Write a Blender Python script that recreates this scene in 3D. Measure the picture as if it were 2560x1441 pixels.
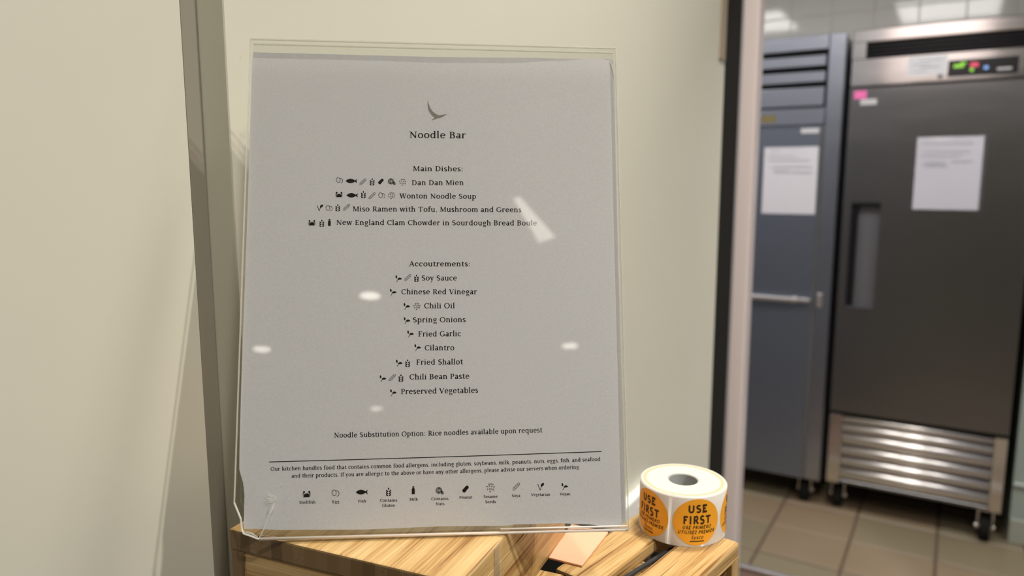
import bpy, bmesh, math, random
from mathutils import Vector, Matrix, noise
random.seed(7)
D = bpy.data; S = bpy.context.scene
for o in list(D.objects): D.objects.remove(o, do_unlink=True)
PI = math.pi
COL = S.collection

# ------------------------------------------------------------ camera
cam_d = D.cameras.new('camera'); cam = D.objects.new('camera', cam_d); COL.objects.link(cam)
cam_d.sensor_width = 36.0; cam_d.lens = 36.0 * 1850.0 / 2560.0
cam.location = (0, 0, 1.42)
cam.rotation_euler = (math.radians(90 - 8.2), 0, math.radians(31))
cam_d.clip_start = 0.02; cam_d.clip_end = 60
cam_d.dof.use_dof = True; cam_d.dof.focus_distance = 0.435; cam_d.dof.aperture_fstop = 6.8
S.camera = cam

# ------------------------------------------------------------ world, exposure
W = D.worlds.new('world'); S.world = W; W.use_nodes = True
W.node_tree.nodes['Background'].inputs[0].default_value = (1.0, 0.93, 0.82, 1)
W.node_tree.nodes['Background'].inputs[1].default_value = 0.05
S.view_settings.view_transform = 'Standard'; S.view_settings.look = 'None'
S.cycles.transparent_max_bounces = 24
S.view_settings.exposure = 0.0; S.view_settings.gamma = 1.0
S.view_settings.use_curve_mapping = False

# ------------------------------------------------------------ lamps of the two rooms
WARM = (1.0, 0.935, 0.83); COOL = (1.0, 0.97, 0.93)
def light(name, kind, loc, energy, color, size=0.1, target=None, sy=None, spot=None):
    l = D.lights.new(name, kind); l.energy = energy; l.color = color
    if kind == 'AREA':
        l.shape = 'RECTANGLE' if sy else 'DISK'; l.size = size
        if sy: l.size_y = sy
    else:
        l.shadow_soft_size = size
        if kind == 'SPOT': l.spot_size = math.radians(spot); l.spot_blend = 0.7
    o = D.objects.new(name, l); COL.objects.link(o); o.location = loc
    if target is not None:
        o.rotation_euler = (Vector(target) - Vector(loc)).to_track_quat('-Z', 'Y').to_euler()
    return o
# downlights recessed in the ceiling: x, y, watts of the beam that reaches this corner, glow of the lens seen from far off
DOWNLIGHTS = [(-0.10, 0.80, 74.0, 14), (1.25, 0.45, 98.0, 14), (0.62, -0.28, 38.0, 14), (1.31, -1.24, 0, 7), (1.23, -2.45, 0, 9),  # third one is added to light the menu without mirroring in it
              (2.70, -2.52, 0, 8), (1.13, -3.59, 0, 8), (2.53, -4.65, 0, 7)]
for x, y, e, g in DOWNLIGHTS:
    if e: light('downlight_beam', 'SPOT', (x, y, 2.57), e, WARM, 0.10 if x < 0 else 0.03, (x, y, 0), spot=150)
for x, y, e in ((-0.16, 2.20, 11.5), (1.05, 2.20, 15.0), (-1.45, 2.40, 11.0)):  # last panel is added to share power with the mirrored one
    light('kitchen_panel_light', 'AREA', (x, y, 2.575), e, COOL, 0.6, (x, y, 0), 0.7)

# ------------------------------------------------------------ materials
def mat(name, col, rough=0.5, metal=0.0, emit=None, estr=0.0, spec=0.5, coat=0.0):
    m = D.materials.new(name); m.use_nodes = True
    b = m.node_tree.nodes['Principled BSDF']
    b.inputs['Base Color'].default_value = (*col, 1); b.inputs['Roughness'].default_value = rough
    b.inputs['Metallic'].default_value = metal; b.inputs['Specular IOR Level'].default_value = spec
    b.inputs['Coat Weight'].default_value = coat
    if emit: b.inputs['Emission Color'].default_value = (*emit, 1); b.inputs['Emission Strength'].default_value = estr
    return m
def nd(m, t, **kw):
    n = m.node_tree.nodes.new(t)
    for k, v in kw.items():
        if k in n.inputs: n.inputs[k].default_value = v
        else: setattr(n, k, v)
    return n
def lk(m, a, b): m.node_tree.links.new(a, b)
def ramp(m, stops):
    r = nd(m, 'ShaderNodeValToRGB'); e = r.color_ramp.elements
    while len(e) < len(stops): e.new(0.5)
    for i, (p, c) in enumerate(stops): e[i].position = p; e[i].color = (*c, 1)
    return r
def noise_mat(name, stops, scale, rough=0.5, stretch=(1, 1, 1), detail=4, bump=0.0, bscale=None, metal=0.0, spec=0.5, specks=0.0):
    m = mat(name, stops[0][1], rough, metal, spec=spec); b = m.node_tree.nodes['Principled BSDF']
    tc = nd(m, 'ShaderNodeTexCoord'); mp = nd(m, 'ShaderNodeMapping'); mp.inputs['Scale'].default_value = stretch
    lk(m, tc.outputs['Object'], mp.inputs['Vector'])
    nz = nd(m, 'ShaderNodeTexNoise', Scale=scale, Detail=detail); lk(m, mp.outputs[0], nz.inputs['Vector'])
    r = ramp(m, stops); lk(m, nz.outputs[0], r.inputs[0]); out = r.outputs[0]
    if specks:
        n3 = nd(m, 'ShaderNodeTexVoronoi', Scale=specks); lk(m, tc.outputs['Object'], n3.inputs['Vector'])
        n4 = nd(m, 'ShaderNodeTexNoise', Scale=specks * 0.6); lk(m, tc.outputs['Object'], n4.inputs['Vector'])
        r3 = ramp(m, [(0.03, (1, 1, 1)), (0.07, (0, 0, 0))]); lk(m, n3.outputs['Distance'], r3.inputs[0])
        r4 = ramp(m, [(0.62, (0, 0, 0)), (0.68, (1, 1, 1))]); lk(m, n4.outputs[0], r4.inputs[0])
        mu = nd(m, 'ShaderNodeMath', operation='MULTIPLY'); lk(m, r3.outputs[0], mu.inputs[0]); lk(m, r4.outputs[0], mu.inputs[1])
        mx = nd(m, 'ShaderNodeMix', data_type='RGBA'); mx.inputs[7].default_value = (0.25, 0.22, 0.15, 1)
        m2 = nd(m, 'ShaderNodeMath', operation='MULTIPLY'); m2.inputs[1].default_value = 0.45
        lk(m, mu.outputs[0], m2.inputs[0]); lk(m, m2.outputs[0], mx.inputs[0]); lk(m, out, mx.inputs[6]); out = mx.outputs[2]
    lk(m, out, b.inputs['Base Color'])
    if bump:
        n2 = nd(m, 'ShaderNodeTexNoise', Scale=bscale or scale, Detail=3); lk(m, mp.outputs[0], n2.inputs['Vector'])
        bp = nd(m, 'ShaderNodeBump', Strength=bump, Distance=0.001); lk(m, n2.outputs[0], bp.inputs['Height'])
        lk(m, bp.outputs[0], b.inputs['Normal'])
    return m
def bamboo(name, axis):
    """grain runs along the object axis 0, 1 or 2"""
    m = mat(name, (0.7, 0.45, 0.18), 0.42); b = m.node_tree.nodes['Principled BSDF']
    tc = nd(m, 'ShaderNodeTexCoord')
    def mapped(across, along):
        mp = nd(m, 'ShaderNodeMapping'); s = [across] * 3; s[axis] = along
        mp.inputs['Scale'].default_value = s; lk(m, tc.outputs['Object'], mp.inputs['Vector']); return mp
    a = nd(m, 'ShaderNodeTexNoise', Scale=1.0, Detail=6, Roughness=0.65); lk(m, mapped(620, 14).outputs[0], a.inputs['Vector'])
    c = nd(m, 'ShaderNodeTexNoise', Scale=1.0, Detail=2); lk(m, mapped(110, 3).outputs[0], c.inputs['Vector'])
    ad = nd(m, 'ShaderNodeMix', data_type='FLOAT'); ad.inputs[0].default_value = 0.45
    lk(m, a.outputs[0], ad.inputs[2]); lk(m, c.outputs[0], ad.inputs[3])
    r = ramp(m, [(0.35, (0.20, 0.085, 0.022)), (0.43, (0.40, 0.22, 0.075)), (0.50, (0.53, 0.345, 0.14)), (0.62, (0.64, 0.46, 0.22))])
    lk(m, ad.outputs[0], r.inputs[0])
    ln = nd(m, 'ShaderNodeTexNoise', Scale=1.0, Detail=2); lk(m, mapped(330, 7).outputs[0], ln.inputs['Vector'])
    lr = ramp(m, [(0.30, (0.42, 0.30, 0.20)), (0.37, (1, 1, 1))]); lk(m, ln.outputs[0], lr.inputs[0])
    mu = nd(m, 'ShaderNodeMix', data_type='RGBA', blend_type='MULTIPLY'); mu.inputs[0].default_value = 1.0
    lk(m, r.outputs[0], mu.inputs[6]); lk(m, lr.outputs[0], mu.inputs[7]); lk(m, mu.outputs[2], b.inputs['Base Color'])
    bp = nd(m, 'ShaderNodeBump', Strength=0.25, Distance=0.0004); lk(m, a.outputs[0], bp.inputs['Height']); lk(m, bp.outputs[0], b.inputs['Normal'])
    return m
BAM = [bamboo('bamboo_grain_x', 0), bamboo('bamboo_grain_y', 1), bamboo('bamboo_grain_z', 2)]
def end_grain():
    m = mat('bamboo_end_grain', (0.3, 0.17, 0.08), 0.6); b = m.node_tree.nodes['Principled BSDF']
    tc = nd(m, 'ShaderNodeTexCoord')
    mp = nd(m, 'ShaderNodeMapping'); mp.inputs['Scale'].default_value = (130, 130, 1); lk(m, tc.outputs['Object'], mp.inputs['Vector'])
    sp = nd(m, 'ShaderNodeSeparateXYZ'); lk(m, mp.outputs[0], sp.inputs[0])
    fl = nd(m, 'ShaderNodeMath', operation='FLOOR'); lk(m, sp.outputs[0], fl.inputs[0])
    wn = nd(m, 'ShaderNodeTexWhiteNoise', noise_dimensions='1D'); lk(m, fl.outputs[0], wn.inputs['W'])
    r = ramp(m, [(0.0, (0.13, 0.075, 0.03)), (0.5, (0.20, 0.12, 0.05)), (1.0, (0.28, 0.18, 0.085))]); lk(m, wn.outputs[0], r.inputs[0])
    v = nd(m, 'ShaderNodeTexVoronoi', Scale=1500.0); lk(m, tc.outputs['Object'], v.inputs['Vector'])
    rv = ramp(m, [(0.15, (0.45, 0.40, 0.38)), (0.5, (1, 1, 1))]); lk(m, v.outputs['Distance'], rv.inputs[0])
    st = ramp(m, [(0.78, (0, 0, 0)), (0.8, (1, 1, 1))]); lk(m, wn.outputs[0], st.inputs[0])
    k = nd(m, 'ShaderNodeMix', data_type='RGBA'); k.inputs[6].default_value = (1, 1, 1, 1)
    lk(m, st.outputs[0], k.inputs[0]); lk(m, rv.outputs[0], k.inputs[7])
    mu = nd(m, 'ShaderNodeMix', data_type='RGBA', blend_type='MULTIPLY'); mu.inputs[0].default_value = 1.0
    lk(m, r.outputs[0], mu.inputs[6]); lk(m, k.outputs[2], mu.inputs[7]); lk(m, mu.outputs[2], b.inputs['Base Color'])
    return m
ENDG = end_grain()
def clear(name, tint=(0.985, 0.99, 0.985), rough=0.02, milky=0.0, milk_col=(0.9, 0.88, 0.85), ior=1.49, wear=False):
    m = D.materials.new(name); m.use_nodes = True; t = m.node_tree; t.nodes.clear()
    out = nd(m, 'ShaderNodeOutputMaterial'); tr = nd(m, 'ShaderNodeBsdfTransparent', Color=(*tint, 1))
    gl = nd(m, 'ShaderNodeBsdfGlossy', Roughness=rough, Color=(1, 1, 1, 1)); fr = nd(m, 'ShaderNodeFresnel', IOR=ior)
    ge = nd(m, 'ShaderNodeNewGeometry'); nb = nd(m, 'ShaderNodeMath', operation='SUBTRACT'); nb.inputs[0].default_value = 1.0; lk(m, ge.outputs['Backfacing'], nb.inputs[1])
    fm = nd(m, 'ShaderNodeMath', operation='MULTIPLY'); lk(m, fr.outputs[0], fm.inputs[0]); lk(m, nb.outputs[0], fm.inputs[1])
    f2 = nd(m, 'ShaderNodeMath', operation='MULTIPLY', use_clamp=True); lk(m, fm.outputs[0], f2.inputs[0]); f2.inputs[1].default_value = 1.6   # outer plus inner face of the pane
    mx = nd(m, 'ShaderNodeMixShader'); lk(m, f2.outputs[0], mx.inputs[0]); lk(m, tr.outputs[0], mx.inputs[1]); lk(m, gl.outputs[0], mx.inputs[2])
    last = mx
    if milky:
        df = nd(m, 'ShaderNodeBsdfDiffuse', Color=(*milk_col, 1)); m2 = nd(m, 'ShaderNodeMixShader'); m2.inputs[0].default_value = milky
        lk(m, last.outputs[0], m2.inputs[1]); lk(m, df.outputs[0], m2.inputs[2]); last = m2
    if wear:
        tc = nd(m, 'ShaderNodeTexCoord'); nz = nd(m, 'ShaderNodeTexNoise', Scale=9.0, Detail=3); lk(m, tc.outputs['Object'], nz.inputs['Vector'])
        bp = nd(m, 'ShaderNodeBump', Strength=0.015, Distance=0.002); lk(m, nz.outputs[0], bp.inputs['Height']); lk(m, bp.outputs[0], gl.inputs['Normal'])
    lk(m, last.outputs[0], out.inputs[0]); return m

M_WALL = noise_mat('cream_laminate', [(0.3, (0.66, 0.655, 0.575)), (0.7, (0.69, 0.68, 0.595))], 3.0, 0.42, specks=55.0, bump=0.03, bscale=60)
M_ROOMWALL = mat('room_wall_paint', (0.27, 0.25, 0.22), 0.7)
M_CEIL = mat('ceiling_paint', (0.75, 0.72, 0.66), 0.8)
M_BLACK = mat('black_rubber', (0.010, 0.010, 0.009), 0.8, spec=0.15)
M_FRAME = mat('painted_door_frame', (0.82, 0.72, 0.72), 0.35)
M_TILE = noise_mat('kitchen_floor_tile', [(0.3, (0.215, 0.18, 0.115)), (0.7, (0.25, 0.205, 0.135))], 2.2, 0.38, bump=0.05, bscale=40)
M_TILE2 = noise_mat('kitchen_floor_tile_warm', [(0.3, (0.25, 0.185, 0.12)), (0.7, (0.275, 0.205, 0.135))], 2.2, 0.38, bump=0.05, bscale=40)
M_GROUT = mat('dark_grout', (0.14, 0.09, 0.065), 0.85)
M_WTILE = mat('glazed_wall_tile', (0.78, 0.78, 0.73), 0.06)
M_WGROUT = mat('pale_grout', (0.62, 0.62, 0.56), 0.8)
M_GREEN = mat('pale_green_wall', (0.33, 0.39, 0.36), 0.3)
def steel(name, col, rough):
    m = mat(name, col, rough, 1.0); b = m.node_tree.nodes['Principled BSDF']
    b.inputs['Anisotropic'].default_value = 0.5
    tc = nd(m, 'ShaderNodeTexCoord'); mp = nd(m, 'ShaderNodeMapping'); mp.inputs['Scale'].default_value = (1.2, 1.2, 3.0)
    lk(m, tc.outputs['Object'], mp.inputs['Vector'])
    nz = nd(m, 'ShaderNodeTexNoise', Scale=2.2, Detail=2); lk(m, mp.outputs[0], nz.inputs['Vector'])
    bp = nd(m, 'ShaderNodeBump', Strength=0.25, Distance=0.01); lk(m, nz.outputs[0], bp.inputs['Height']); lk(m, bp.outputs[0], b.inputs['Normal'])
    return m
M_STEEL = steel('brushed_steel', (0.68, 0.66, 0.64), 0.13)
M_STEELD = steel('dark_brushed_steel', (0.25, 0.25, 0.255), 0.33)
M_STEELB = steel('blueish_brushed_steel', (0.42, 0.45, 0.52), 0.32)
M_STEELL = mat('polished_steel', (0.88, 0.84, 0.82), 0.34, 1.0)
M_PAPER = noise_mat('grey_menu_paper', [(0.3, (0.645, 0.64, 0.675)), (0.7, (0.70, 0.695, 0.73))], 800.0, 0.85, detail=3, spec=0.1)
M_PAPER2 = noise_mat('grey_backing_paper', [(0.3, (0.55, 0.545, 0.57)), (0.7, (0.59, 0.585, 0.61))], 300.0, 0.85, spec=0.1)
M_WHITE = mat('white_paper', (0.68, 0.665, 0.72), 0.7)
M_INK = mat('black_ink', (0.02, 0.018, 0.017), 0.9, spec=0.05)
M_LOGO = mat('grey_ink', (0.27, 0.255, 0.235), 0.9, spec=0.05)
M_FAINT = mat('faint_grey_print', (0.52, 0.52, 0.58), 0.9)
M_CLEAR = clear('clear_acrylic', wear=True)
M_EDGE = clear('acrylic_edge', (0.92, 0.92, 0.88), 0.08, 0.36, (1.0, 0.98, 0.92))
M_BEND = clear('acrylic_bend', (0.8, 0.78, 0.74), 0.12, 0.8, (1.0, 0.90, 0.84))  # whitened to paint the highlight along the bend
M_CRACK = clear('acrylic_crack', (0.9, 0.9, 0.88), 0.2, 0.55, (0.95, 0.93, 0.9))
M_TAPE = clear('clear_tape', (0.9, 0.88, 0.82), 0.25, 0.14, (0.75, 0.72, 0.6))
M_SHINE = mat('black_gloss', (0.01, 0.01, 0.012), 0.25)
M_DARK = mat('black_plastic', (0.005, 0.005, 0.007), 0.7, spec=0.2)

# ------------------------------------------------------------ object helpers
def link(o, parent=None):
    COL.objects.link(o)
    if parent: o.parent = parent
    return o
def tag(o, label=None, cat=None, group=None, kind=None):
    if label: o['label'] = label
    if cat: o['category'] = cat
    if group: o['group'] = group
    if kind: o['kind'] = kind
    return o
def thing(name, label, cat, loc=(0, 0, 0), rz=0.0, group=None):
    o = D.objects.new(name, None); o.empty_display_size = 0.05; COL.objects.link(o)
    o.location = loc; o.rotation_euler = (0, 0, rz)
    return tag(o, label, cat, group)
def obj(name, bm, m, parent=None, smooth=False, loc=None):
    me = D.meshes.new(name); bm.normal_update(); bm.to_mesh(me); bm.free()
    for x in (m if isinstance(m, (list, tuple)) else [m]): me.materials.append(x)
    if smooth:
        for p in me.polygons: p.use_smooth = True
    o = D.objects.new(name, me); link(o, parent)
    if loc: o.location = loc
    return o
def abox(bm, x0, x1, y0, y1, z0, z1, bev=0.0, seg=1, mi=0):
    b2 = bmesh.new()
    vs = [b2.verts.new((x, y, z)) for z in (z0, z1) for y in (y0, y1) for x in (x0, x1)]
    for f in ((0, 2, 3, 1), (4, 5, 7, 6), (0, 1, 5, 4), (2, 6, 7, 3), (0, 4, 6, 2), (1, 3, 7, 5)): b2.faces.new([vs[i] for i in f])
    if bev: bmesh.ops.bevel(b2, geom=list(b2.edges), offset=bev, segments=seg, affect='EDGES', profile=0.5)
    for f in b2.faces: f.material_index = mi
    me = D.meshes.new('tmp'); b2.to_mesh(me); b2.free(); bm.from_mesh(me); D.meshes.remove(me)
def box(name, x0, x1, y0, y1, z0, z1, m, parent=None, bev=0.0, seg=1):
    bm = bmesh.new(); abox(bm, x0, x1, y0, y1, z0, z1, bev, seg); return obj(name, bm, m, parent, loc=None)
def board(name, x0, x1, y0, y1, z0, z1, axis, parent, bev=0.0015):
    """a bamboo board: long grain on the faces, end grain on the two ends of its axis"""
    bm = bmesh.new(); abox(bm, x0, x1, y0, y1, z0, z1, bev, 2); bm.normal_update()
    for f in bm.faces: f.material_index = 1 if abs(f.normal[axis]) > 0.75 else 0
    return obj(name, bm, [BAM[axis], ENDG], parent)
def cyl(bm, c, r, h, n=32, axis=2, r2=None, caps=True):
    r2 = r if r2 is None else r2; a, b = [], []
    for i in range(n):
        t = 2 * PI * i / n
        for (lst, rr, d) in ((a, r, 0), (b, r2, h)):
            p = [rr * math.cos(t), rr * math.sin(t), d]
            if axis == 0: p = [p[2], p[0], p[1]]
            if axis == 1: p = [p[1], p[2], p[0]]
            lst.append(bm.verts.new((c[0] + p[0], c[1] + p[1], c[2] + p[2])))
    for i in range(n): bm.faces.new((a[i], a[(i + 1) % n], b[(i + 1) % n], b[i]))
    if caps: bm.faces.new(a[::-1]); bm.faces.new(b)
def tube(bm, pts, r, n=10):
    rings = []
    for i, p in enumerate(pts):
        p = Vector(p); d = (Vector(pts[min(i + 1, len(pts) - 1)]) - Vector(pts[max(i - 1, 0)])).normalized()
        u = d.cross(Vector((0, 0, 1)));
        if u.length < 1e-4: u = Vector((1, 0, 0))
        u.normalize(); v = d.cross(u)
        rings.append([bm.verts.new(p + (u * math.cos(2 * PI * k / n) + v * math.sin(2 * PI * k / n)) * r) for k in range(n)])
    for a, b in zip(rings, rings[1:]):
        for k in range(n): bm.faces.new((a[k], a[(k + 1) % n], b[(k + 1) % n], b[k]))
    bm.faces.new(rings[0][::-1]); bm.faces.new(rings[-1])
def struct(o, kind='structure'): o['kind'] = kind; return o

# ------------------------------------------------------------ lettering: flat ink shapes made of strokes
class Pen:
    """collects flat quads in a unit plane; sans=True drops serifs and contrast"""
    def __init__(s, sans=False, st=0.086, th=0.040):
        s.q = []; s.sans = sans; s.st = st; s.th = th
        if sans: s.st = s.th = 0.155
    def quad(s, *p): s.q.append(list(p))
    def l(s, x0, y0, x1, y1, w):
        d = math.hypot(x1 - x0, y1 - y0) or 1e-6; nx, ny = -(y1 - y0) / d * w / 2, (x1 - x0) / d * w / 2
        s.quad((x0 + nx, y0 + ny), (x0 - nx, y0 - ny), (x1 - nx, y1 - ny), (x1 + nx, y1 + ny))
    def v(s, x, y0, y1, w=None): w = w or s.st; s.quad((x - w / 2, y0), (x + w / 2, y0), (x + w / 2, y1), (x - w / 2, y1))
    def h(s, x0, x1, y, w=None): w = w or s.th; s.quad((x0, y - w / 2), (x1, y - w / 2), (x1, y + w / 2), (x0, y + w / 2))
    def e(s, cx, cy, rx, ry, a0=0, a1=360, thick=None, thin=None, n=None):
        thick = thick or s.st; thin = thin or s.th; n = n or max(5, int(abs(a1 - a0) / 18)); pr = None
        for i in range(n + 1):
            a = math.radians(a0 + (a1 - a0) * i / n); c, t = math.cos(a), math.sin(a)
            w = thin + (thick - thin) * abs(c) ** 1.3
            o = (cx + (rx + w / 2) * c, cy + (ry + w / 2 if not s.sans else ry + w / 2) * t); q = (cx + (rx - w / 2) * c, cy + (ry - w / 2) * t)
            if pr: s.quad(pr[0], pr[1], q, o)
            pr = (o, q)
    def s_(s, x, y, side=0, hw=0.085):
        """serif; y<0.01 or marked baseline sits above y, else hangs below y. side -1 left only, 1 right only"""
        if s.sans: return
        a = hw + s.st / 2 - 0.01; x0 = x - (a if side <= 0 else s.st / 2); x1 = x + (a if side >= 0 else s.st / 2); t = 0.034
        if y <= 0.001: s.quad((x0, y), (x1, y), (x1, y + t), (x0, y + t))
        else: s.quad((x0, y - t), (x1, y - t), (x1, y), (x0, y))
    def flag(s, x, y):
        if s.sans: return
        s.quad((x - 0.11, y - 0.055), (x - 0.11, y - 0.03), (x + 0.02, y + 0.012), (x + 0.02, y - 0.06))
    def dot(s, x, y, r=0.055): s.q.append([(x + r * math.cos(k * PI / 4), y + r * math.sin(k * PI / 4)) for k in range(8)])
def glyph(P, c):
    st, th, X, A, C = P.st, P.th, 0.47, 0.74, 0.67
    if c == ' ': return 0.24
    if c == 'a':
        P.e(0.19, 0.125, 0.115, 0.108, 0, 360); P.v(0.34, 0.03, 0.34); P.e(0.215, 0.33, 0.125, 0.12, 0, 150); P.l(0.34, 0.02, 0.45, 0.03, 0.04); P.v(0.34, 0.0, 0.1); return 0.46
    if c in 'bp':
        y0, y1 = (0.0, A) if c == 'b' else (-0.24, X)
        P.v(0.12, y0, y1); P.flag(0.12, y1); P.e(0.285, 0.235, 0.165, 0.215, -160, 160)
        if c == 'p' and not P.sans: P.quad((0.0, -0.24), (0.24, -0.24), (0.24, -0.206), (0.0, -0.206))
        return 0.54
    if c in 'dq':
        P.e(0.245, 0.235, 0.165, 0.215, 20, 340); y0, y1 = (0.0, A) if c == 'd' else (-0.24, X); P.v(0.41, y0, y1)
        if c == 'd': P.flag(0.41, A); P.s_(0.41, 0, 1, 0.07)
        elif not P.sans: P.quad((0.29, -0.24), (0.53, -0.24), (0.53, -0.206), (0.29, -0.206))
        return 0.55
    if c == 'c': P.e(0.25, 0.235, 0.175, 0.215, 40, 315); P.dot(0.37, 0.36, 0.045); return 0.45
    if c == 'e': P.e(0.25, 0.235, 0.175, 0.215, 5, 318); P.h(0.09, 0.45, 0.262, th); return 0.49
    if c == 'f':
        P.v(0.15, 0, 0.6); P.e(0.275, 0.6, 0.125, 0.12, 55, 180); P.dot(0.35, 0.68, 0.045); P.h(0.03, 0.31, X - 0.02); P.s_(0.15, 0); return 0.32
    if c == 'g':
        P.e(0.23, 0.315, 0.135, 0.13); P.e(0.25, -0.1, 0.17, 0.10, thick=0.07); P.l(0.14, 0.19, 0.13, 0.05, 0.05); P.l(0.13, 0.04, 0.36, 0.0, 0.06); P.l(0.32, 0.40, 0.46, 0.45, 0.04); return 0.48
    if c in 'hn':
        y = A if c == 'h' else X; P.v(0.12, 0, y); P.flag(0.12, y); P.e(0.265, 0.30, 0.145, 0.145, 0, 165); P.v(0.41, 0, 0.31); P.s_(0.12, 0, 0, 0.07); P.s_(0.41, 0, 0, 0.07); return 0.54
    if c == 'm':
        P.v(0.12, 0, X); P.flag(0.12, X)
        for k in (0.26, 0.53): P.e(k, 0.30, 0.135, 0.145, 0, 165); P.v(k + 0.135, 0, 0.31); P.s_(k + 0.135, 0, 0, 0.06)
        P.s_(0.12, 0, 0, 0.07); return 0.79
    if c == 'i': P.v(0.12, 0, X); P.flag(0.12, X); P.s_(0.12, 0, 0, 0.07); P.dot(0.12, 0.64); return 0.26
    if c == 'l': P.v(0.12, 0, A); P.flag(0.12, A); P.s_(0.12, 0, 0, 0.07); return 0.26
    if c == 'k':
        P.v(0.12, 0, A); P.flag(0.12, A); P.l(0.15, 0.2, 0.40, 0.45, th + 0.01); P.l(0.22, 0.27, 0.44, 0.02, st); P.s_(0.12, 0, 0, 0.07); P.s_(0.44, 0, 0, 0.05); P.s_(0.38, X, 0, 0.05); return 0.53
    if c == 'o': P.e(0.255, 0.235, 0.18, 0.218); return 0.51
    if c == 'r': P.v(0.12, 0, X); P.flag(0.12, X); P.e(0.27, 0.32, 0.13, 0.125, 60, 165); P.dot(0.345, 0.41, 0.048); P.s_(0.12, 0, 0, 0.07); return 0.39
    if c == 's':
        P.e(0.19, 0.345, 0.105, 0.105, 25, 250, thin=th + 0.012); P.e(0.195, 0.125, 0.115, 0.108, 80, -160, thin=th + 0.012); P.l(0.12, 0.28, 0.27, 0.19, 0.08); return 0.38
    if c == 't': P.v(0.15, 0.09, 0.59); P.e(0.265, 0.11, 0.115, 0.09, 180, 300); P.h(0.03, 0.31, X - 0.02); return 0.34
    if c == 'u': P.v(0.12, 0.15, X); P.flag(0.12, X); P.e(0.265, 0.165, 0.145, 0.15, 180, 345); P.v(0.41, 0, X); P.flag(0.41, X); P.s_(0.41, 0, 1, 0.06); return 0.54
    if c == 'v': P.l(0.07, 0.46, 0.24, 0.0, st); P.l(0.23, 0.0, 0.38, 0.46, th); P.s_(0.07, X, 0, 0.06); P.s_(0.38, X, 0, 0.05); return 0.46
    if c == 'w':
        for k in (0, 0.27): P.l(0.07 + k, 0.46, 0.21 + k, 0.0, st); P.l(0.21 + k, 0.0, 0.34 + k, 0.46, th)
        P.s_(0.07, X, 0, 0.05); P.s_(0.34, X, 0, 0.05); P.s_(0.61, X, 0, 0.05); return 0.68
    if c == 'y': P.l(0.07, 0.46, 0.25, 0.0, st); P.l(0.38, 0.46, 0.18, -0.17, th); P.dot(0.13, -0.18, 0.05); P.s_(0.07, X, 0, 0.06); P.s_(0.38, X, 0, 0.05); return 0.46
    if c == '.': P.dot(0.1, 0.05, 0.052); return 0.22
    if c == ',': P.dot(0.1, 0.05, 0.052); P.l(0.13, 0.03, 0.08, -0.11, 0.045); return 0.22
    if c == ':': P.dot(0.12, 0.06, 0.056); P.dot(0.12, 0.40, 0.056); return 0.25
    # capitals
    if c == 'A': P.l(0.09, 0, 0.31, C, th); P.l(0.31, C, 0.54, 0, st); P.h(0.17, 0.45, 0.23); P.s_(0.09, 0, 0, 0.06); P.s_(0.54, 0, 0, 0.06); return 0.63
    if c == 'B':
        P.v(0.16, 0, C); P.e(0.30, 0.505, 0.14, 0.145, -90, 90); P.e(0.31, 0.19, 0.165, 0.17, -90, 90)
        for y in (0.02, 0.355, 0.65): P.h(0.05 if y != 0.355 else 0.16, 0.31, y)
        return 0.58
    if c == 'C': P.e(0.35, 0.335, 0.265, 0.315, 42, 318); P.l(0.55, 0.48, 0.57, 0.64, 0.04); return 0.61
    if c == 'D': P.v(0.16, 0, C); P.e(0.29, 0.335, 0.27, 0.315, -90, 90); P.h(0.05, 0.3, 0.02); P.h(0.05, 0.3, 0.65); return 0.66
    if c == 'E':
        P.v(0.16, 0, C); P.h(0.05, 0.49, 0.02); P.h(0.05, 0.47, C - 0.02); P.h(0.16, 0.38, 0.35)
        if P.sans: P.h(0.1, 0.5, P.th / 2); P.h(0.1, 0.5, C - P.th / 2)
        else: P.v(0.48, 0, 0.17, th); P.v(0.46, 0.53, C, th); P.v(0.37, 0.28, 0.42, th)
        return 0.56
    if c == 'F':
        P.v(0.16, 0, C); P.h(0.05 if not P.sans else 0.1, 0.48, C - P.th / 2); P.h(0.16, 0.38, 0.34); P.s_(0.16, 0)
        if not P.sans: P.v(0.47, 0.52, C, th); P.v(0.37, 0.27, 0.41, th)
        return 0.53
    if c == 'G': P.e(0.35, 0.335, 0.265, 0.315, 42, 330); P.v(0.57, 0.06, 0.29); P.s_(0.57, 0.3, 0, 0.06); return 0.68
    if c in 'IL':
        P.v(0.15, 0, C); P.s_(0.15, C); P.s_(0.15, 0)
        if c == 'L': P.h(0.1, 0.45, P.th / 2); return 0.48
        return 0.30
    if c == 'M':
        P.v(0.13, 0, C, th); P.v(0.66, 0, C); P.l(0.15, C, 0.40, 0.04, st); P.l(0.40, 0.04, 0.64, C, th)
        P.s_(0.12, 0, 0, 0.06); P.s_(0.66, 0, 0, 0.06); P.s_(0.11, C, -1, 0.06); P.s_(0.68, C, 1, 0.06); return 0.80
    if c == 'N': P.v(0.15, 0, C, th); P.v(0.58, 0, C, th); P.l(0.15, C - 0.04, 0.57, 0.03, st); P.s_(0.15, 0, 0, 0.06); P.s_(0.12, C, -1, 0.06); P.s_(0.58, C, 0, 0.06); return 0.71
    if c == 'O': P.e(0.36, 0.335, 0.28, 0.318); return 0.72
    if c in 'PR':
        P.v(0.16, 0, C); P.e(0.30, 0.49, 0.155, 0.165, -90, 90); P.h(0.05 if not P.sans else 0.1, 0.31, C - P.th / 2); P.h(0.16, 0.31, 0.32); P.s_(0.16, 0)
        if c == 'R': P.l(0.30, 0.33, 0.54, 0.02, st); P.s_(0.55, 0, 1, 0.03); return 0.61
        return 0.54
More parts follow.
